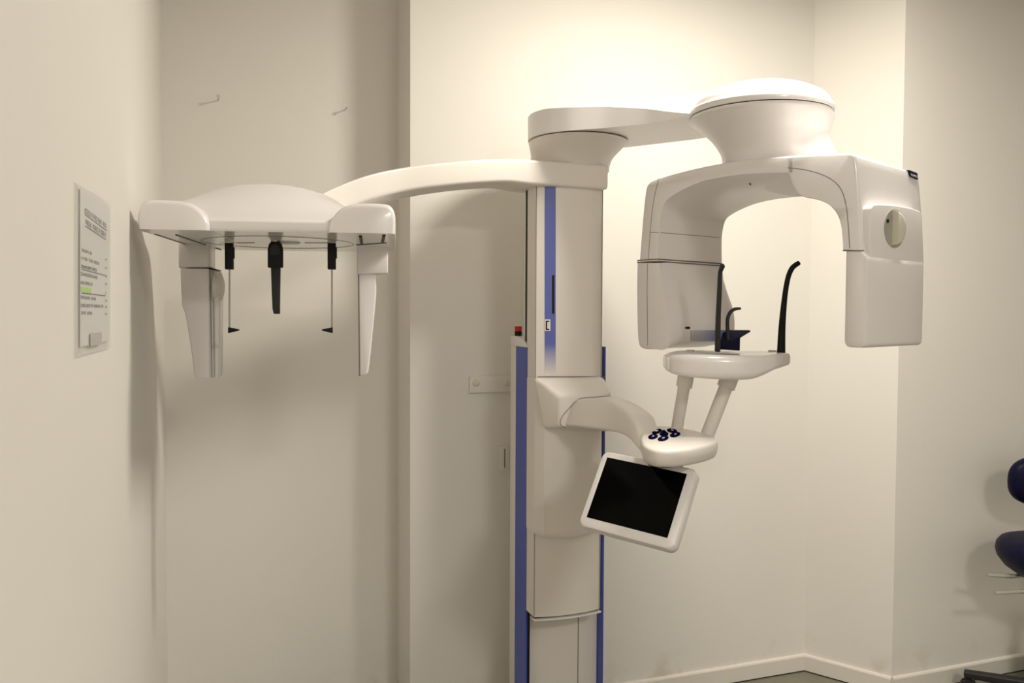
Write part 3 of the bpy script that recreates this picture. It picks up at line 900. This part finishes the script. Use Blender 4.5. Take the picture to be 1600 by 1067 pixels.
# ear posts
def earpost(px, dirn):
    b = .0
    top = Uc(px, 376, b); top.z = HZ - .0
    bx0 = Uc(px, 379, b); bx1 = Uc(px, 421, b)
    hw = (Uc(px + 6.4, 400, b) - Uc(px, 400, b)).length
    e = cbox('ear_post', (bx0 + bx1) / 2, CA * hw, CB * .008, Z * (bx0.z - bx1.z) / 2, 'black', unit, bevel=.002, segs=2)
    cbox('post_reflection', V((top.x, top.y, (HZ + bx0.z) / 2)), CA * hw * .95, CB * .010, Z * ((HZ + .001 - bx0.z) / 2 + .001), 'grey', e)  # grey block put in for the post's reflection in the glossy underside
    cbox('clamp', (bx0 + bx1) / 2 + CA * hw * 1.05 + Z * .008, CA * .002, CB * .005, Z * .014, 'black', e)
    r0 = Uc(px + .3, 420, b); r1 = Uc(px + .3, 519, b)
    tube('ear_rod', [r0, r1], .0021, 'metal', e, 8)
    tp = Uc(px + .3 - dirn * 1.3, 511, b)
    bm = bmesh.new()
    A_, B_, C_ = Uc(px - dirn * 1.5, 511, b), Uc(px - dirn * 1.5, 520.5, b), Uc(px + dirn * 15.5, 515.2, b)
    vs = [A_, B_, C_ - Z * .002, C_ + Z * .001]
    rings(bm, [[p - CB * .006 for p in vs], [p + CB * .006 for p in vs]])
    finish('ear_plug', bm, 'black', e, bevel=.0012, segs=2)
earpost(358.3, 1)
earpost(518.4, -1)
# nasal support
b = -.045
nb = cbox('nasal_bracket', Uc(421, 366.5, b) - Z * .001, CA * .019, CB * .02, Z * .004, 'black', unit, bevel=.002)
tube('nasal_pivot', [Uc(430, 364, b), Uc(430, 378, b)], .010, 'metal', nb, 12)
cappx = [(418, 418), (441.5, 418), (441.5, 389), (439.5, 381), (435, 375.5), (430, 374), (425, 375.5), (420, 381), (418, 389)]
prism('nasal_holder', [Uc(x, y, b - .008) for x, y in cappx], CB * .016, 'black', nb, bevel=.002, segs=2)
prism('nasal_blade', [Uc(x, y, b - .005) for x, y in [(423, 416), (438, 416), (437.5, 450), (437, 478), (437, 490.5), (427.5, 490.5), (425.5, 482), (424.5, 460)]], CB * .010, 'charcoal', nb, bevel=.0015, segs=2)
inset = prism('nasal_inset', [Uc(x, y, b - .009) for x, y in [(422.5, 398), (437, 398), (437, 389), (434, 383), (430, 381), (425.5, 383), (422.5, 389)]], CB * .003, 'charcoal', nb)
# left post: sensor column
lb_top = HZ + .001
b = .09
br = prism('sensor_column_bracket', [Uc(x, y, b) for x, y in [(278.5, 379), (327, 379), (327, 418.5), (278.5, 419)]], CB * .075, 'white', unit, bevel=.005)
for p in br.data.vertices: pass
prism('bracket_gasket', [Uc(x, y, b - .001) for x, y in [(291, 418.4), (330, 418.4), (338, 420.5), (338, 422), (328, 420.5), (291, 420)]], CB * .06, 'black', br)
sp_ = prism('sensor_column', [Uc(x, y, b - .004) for x, y in [(281.5, 419), (327, 419.5), (327, 470), (327.5, 591), (304, 591.5), (297.5, 540), (289, 490), (284, 478), (282.5, 450)]], CB * .05, 'white', unit, bevel=.004)
side_p = prism('sensor_cassette', [Uc(x, y, b + .012) for x, y in [(327, 420.5), (335, 421), (340, 424), (342, 440), (341.5, 520), (340.5, 588), (338, 590.5), (327, 591)]], CB * .06, 'white', sp_, bevel=.003)
seam([Uc(327.6, 421, b - .005), Uc(329.5, 480, b - .005), Uc(331.5, 590, b - .005)], sp_, .0011)
seam([Uc(333.5, 423, b + .0105), Uc(335.5, 589, b + .0105)], sp_, .0016, 'tape')
kcx = Uc(339, 448, b + .04)
nk_ = 20
def disc_ring(r, off): return [kcx + CB * (r * math.cos(2 * math.pi * k / nk_)) + Z * (r * 1.0 * math.sin(2 * math.pi * k / nk_)) + CA * off for k in range(nk_)]
loft('round_knob', [disc_ring(.042, -.004), disc_ring(.042, .004), disc_ring(.036, .011), disc_ring(.022, .016), disc_ring(.006, .0185)], 'cream', sp_, smooth=60)
# right post: slit column
br2 = prism('slit_column_bracket', [Uc(x, y, b) for x, y in [(557.5, 379), (606, 379), (606, 427), (557.5, 428.5)]], CB * .07, 'white', unit, bevel=.003)
prism('slit_column', [Uc(x, y, b + .004) for x, y in [(560, 428), (588, 428), (587.5, 460), (584, 500), (579, 550), (575, 583), (572, 586.5), (561, 587)]], CB * .045, 'white', unit, bevel=.004, segs=3)
prism('slit_edge', [Uc(x, y, b + .003) for x, y in [(559.2, 429), (561, 429), (563, 587.5), (560.7, 587.5)]], CB * .05, 'seam', br2)

# ================================================================== SMALL THINGS ON THE WALLS
for (px, py, lab) in ((341, 157, 'small grey nail sticking out of the alcove wall, the one nearer the left wall'), (540, 171.5, 'small grey nail sticking out of the alcove wall, the one nearer the x-ray column')):
    p = Ud(px, py, D_A)
    t = empty('wall_nail', p, lab, 'nail', 'nails in the alcove wall')
    tube('nail_shank', [p + WN * .004, p - WN * .045 + Z * .004], .0022, 'wallgrey' if 'wallgrey' in M else 'grey', t, 8)
    hd = p - WN * .045 + Z * .004
    tube('nail_head', [hd + WN * .001, hd - WN * .0015], .006, 'grey', t, 12)
# wall plate of the unit
h0, h1 = hz(765, 612.5, D_B), hz(765, 587.5, D_B)
pl = wbox('wall_bracket', Sd(734.5, D_B - .012), Sd(812, D_B - .012), D_B - .012, D_B, h0, h1, 'wall', bevel=.0015)
tag(pl, 'painted flat wall bracket with two round bolt caps beside the blue column side', 'bracket')
for px in (743.5, 790.5):
    c = Ud(px, 598, D_B - .012)
    secs = [[c - WN * o + WS * (r * math.cos(2 * math.pi * k / 18)) + Z * (r * math.sin(2 * math.pi * k / 18)) for k in range(18)] for r, o in ((.0125, -.001), (.0125, .004), (.010, .008), (.005, .010))]
    loft('bolt_cap', secs, 'knob', pl)
h0, h1 = hz(788, 735, D_B), hz(788, 697, D_B)
cv = wbox('cable_outlet', Sd(782.5, D_B - .01), Sd(796.5, D_B - .01), D_B - .010, D_B, h0, h1, 'wall', bevel=.0015)
tag(cv, 'small painted upright cable outlet on the wall below the bracket', 'outlet')
wbox('outlet_slot', Sd(788.8, D_B - .0105), Sd(790.4, D_B - .0105), D_B - .0112, D_B - .006, h0 + .012, h1 - .008, 'seam', cv)

# notice in a clear sleeve on the left wall
LN = -WS
def Ul(px, py, off): return Up(px, py, WS * (S_L + off), LN)
t = empty('wall_notice', Ul(148, 552, .001), 'printed paper notice in a clear sleeve with green highlighted line on left wall', 'notice')
q4 = [Ul(124.5, 292, .002), Ul(170.5, 323, .002), Ul(170, 532, .002), Ul(124.5, 542, .002)]
sheet = prism('paper_sheet', [p + WS * .0012 for p in q4], WS * -.0008, 'paper', t)
sv = [Ul(121.5, 280, .0046), Ul(172.5, 313, .0044), Ul(172.5, 543, .0044), Ul(121.5, 556, .0046)]
prism('clear_sleeve', [p for p in sv], WS * .0005, 'sleeve', t)
def inkline(a, b, hgt, m, parent, name='text_line', glyph=None, bold=1.0):
    """a row of little letter-like strokes between two pixels, letter height hgt in pixels"""
    p, q_ = Ul(*a, .0038), Ul(*b, .0038)
    L = (q_ - p).length
    d = (q_ - p).normalized()
    hm = (Ul(a[0], a[1], .0038) - Ul(a[0], a[1] + hgt, .0038)).length
    bm = bmesh.new()
    if glyph is None:
        block(bm, p - Z * hm, d * L, Z * hm, -WS * .0004)
    else:
        x = 0
        while x < L - glyph:
            if random.random() > .14:
                wv = glyph * random.uniform(.5, .95)
                for hh0, hh1 in random.choice((((0, .35), (.6, 1)), ((0, 1),), ((.0, .25), (.4, .62), (.8, 1)), ((0, .8),), ((.2, 1),))):
                    block(bm, p + d * x - Z * hm * (1 - hh0 * 1) , d * wv * bold, Z * hm * (hh1 - hh0), -WS * .0004)
            x += glyph * 1.12
    return finish(name, bm, m, parent, smooth=0)
inkline((132.5, 324), (167, 350), 8.5, 'ink', sheet, glyph=.0062)
inkline((133, 334.2), (167.3, 359.5), 2.0, 'ink2', sheet, 'underline')
inkline((134, 342.5), (166, 364), 8.0, 'ink', sheet, glyph=.0062)
inkline((134, 352.2), (165.5, 373), 2.0, 'ink2', sheet, 'underline')
for a, b_ in (((127.5, 387.5), (144, 394)), ((127.5, 400), (155.5, 409.5)), ((127.5, 413), (152.5, 420)), ((126.5, 425), (153, 431.5)), ((126.5, 438.5), (145.5, 442)), ((126.5, 461.5), (150, 465)), ((126.5, 474.5), (163, 476.5)), ((126.5, 486), (144.5, 487))):
    inkline(a, b_, 5.2, 'ink2' if a[1] == 413 else 'ink', sheet, glyph=.0042)
inkline((128, 419.6), (165, 429.6), 1.8, 'ink2', sheet, 'underline')
inkline((126.5, 447.5), (142.5, 450.5), 8.5, 'marker', sheet, 'highlighted_line')
inkline((128, 456.6), (165, 461.4), 2.0, 'ink2', sheet, 'underline')
inkline((164.5, 456), (167, 456.2), 4.5, 'marker', sheet, 'highlighted_mark')
for y in (404, 417, 430, 442, 468, 478, 489):
    inkline((165, y), (167, y + .1), 3, 'ink', sheet, 'page_mark')
tp = [Ul(141, 521, .0052), Ul(158.5, 519, .0050), Ul(158.5, 537.5, .0050), Ul(141, 541, .0052)]
prism('tape_strip', tp, WS * .0004, 'tape', t)

# ================================================================== CHAIR AT THE RIGHT EDGE
cx, cy = 2.09, 3.05
ch = empty('swivel_chair', V((cx, cy, 0)), 'navy blue padded swivel stool with backrest and black star base at right edge', 'chair')
def lv(x, y, z): return V((cx + x, cy + y, z))
N_ = 40
def sring(f, z): return [lv(.245 * f * math.copysign(abs(math.cos(2 * math.pi * k / N_)) ** .85, math.cos(2 * math.pi * k / N_)), .215 * f * math.copysign(abs(math.sin(2 * math.pi * k / N_)) ** .85, math.sin(2 * math.pi * k / N_)), z) for k in range(N_)]
seat = loft('seat', [sring(.55, .508), sring(.72, .520), sring(.88, .548), sring(.975, .580), sring(1, .605), sring(.985, .628), sring(.93, .645), sring(.80, .654), sring(.5, .657)], 'vinyl', ch, smooth=60)
def bring(f, fh, d): return [lv(.015 + .175 * f * math.copysign(abs(math.cos(2 * math.pi * k / N_)) ** .7, math.cos(2 * math.pi * k / N_)), .13 + d, .856 + .10 * fh * math.copysign(abs(math.sin(2 * math.pi * k / N_)) ** .75, math.sin(2 * math.pi * k / N_))) for k in range(N_)]
loft('backrest', [bring(.80, .75, -.035), bring(.93, .92, -.028), bring(1, 1, -.01), bring(1, 1, .012), bring(.93, .92, .03), bring(.75, .7, .038)], 'vinyl', ch, smooth=60)
tube('back_post', spline([lv(.10, .02, .515), lv(.10, .20, .515), lv(.10, .235, .56), lv(.10, .21, .70), lv(.10, .165, .86)], 5), .011, 'chrome', ch, 10)
tube('gas_cylinder', [lv(0, 0, .10), lv(0, 0, .30), lv(0, 0, .302), lv(0, 0, .515)], [.028, .028, .018, .018], 'black', ch, 16)
cbox('seat_plate', lv(0, 0, .508), EX * .09, EY * .09, Z * .008, 'black', ch, bevel=.003)
for (y0, xx, zz, z1) in ((-.03, -.300, .478, .472), (.03, -.295, .515, .520)):
    lvr = tube('height_lever', [lv(-.02, y0, .505 if zz > .5 else .486), lv(-.19, y0, zz + .002)], .0042, 'chrome', ch, 10)
    tube('lever_grip', [lv(-.17, y0, zz + .002), lv(-.20, y0, zz), lv(xx, y0, z1)], [.006, .0085, .0065], 'acrylic', lvr, 10)
bm = bmesh.new()
secs = circ_secs([(lv(0, 0, .055), .05), (lv(0, 0, .11), .045), (lv(0, 0, .125), .034)], 20, 1)
loft('base_hub', secs, 'rubber', ch)
a0 = math.atan2(.15, -.25)
for k in range(5):
    a = a0 + k * 2 * math.pi / 5
    d = V((math.cos(a), math.sin(a), 0)); s = V((-d.y, d.x, 0))
    c0, c1 = lv(0, 0, .088) + d * .03, lv(0, 0, .080) + d * .335
    sweep('base_leg', [(c0, s * .026, Z * .022, .008), ((c0 + c1) / 2, s * .022, Z * .017, .007), (c1, s * .018, Z * .012, .006)], 'rubber', ch, n=3, end=.006)
    w = lv(0, 0, .030) + d * .325
    tube('caster_fork', [w + Z * .02, w + Z * .048], .012, 'rubber', ch, 10)
    for sgn in (-1, 1):
        cs = tube('caster_wheel', [w + s * sgn * .006, w + s * sgn * .020], .0295, 'rubber', ch, 18)

# no deeper than thing > part > sub-part
def depth(o):
    k = 0
    while o.parent: o = o.parent; k += 1
    return k
for o in list(scene.collection.objects):
    while depth(o) > 2:
        mw = o.matrix_world.copy()
        o.parent = o.parent.parent
        o.matrix_parent_inverse = o.parent.matrix_world.inverted()
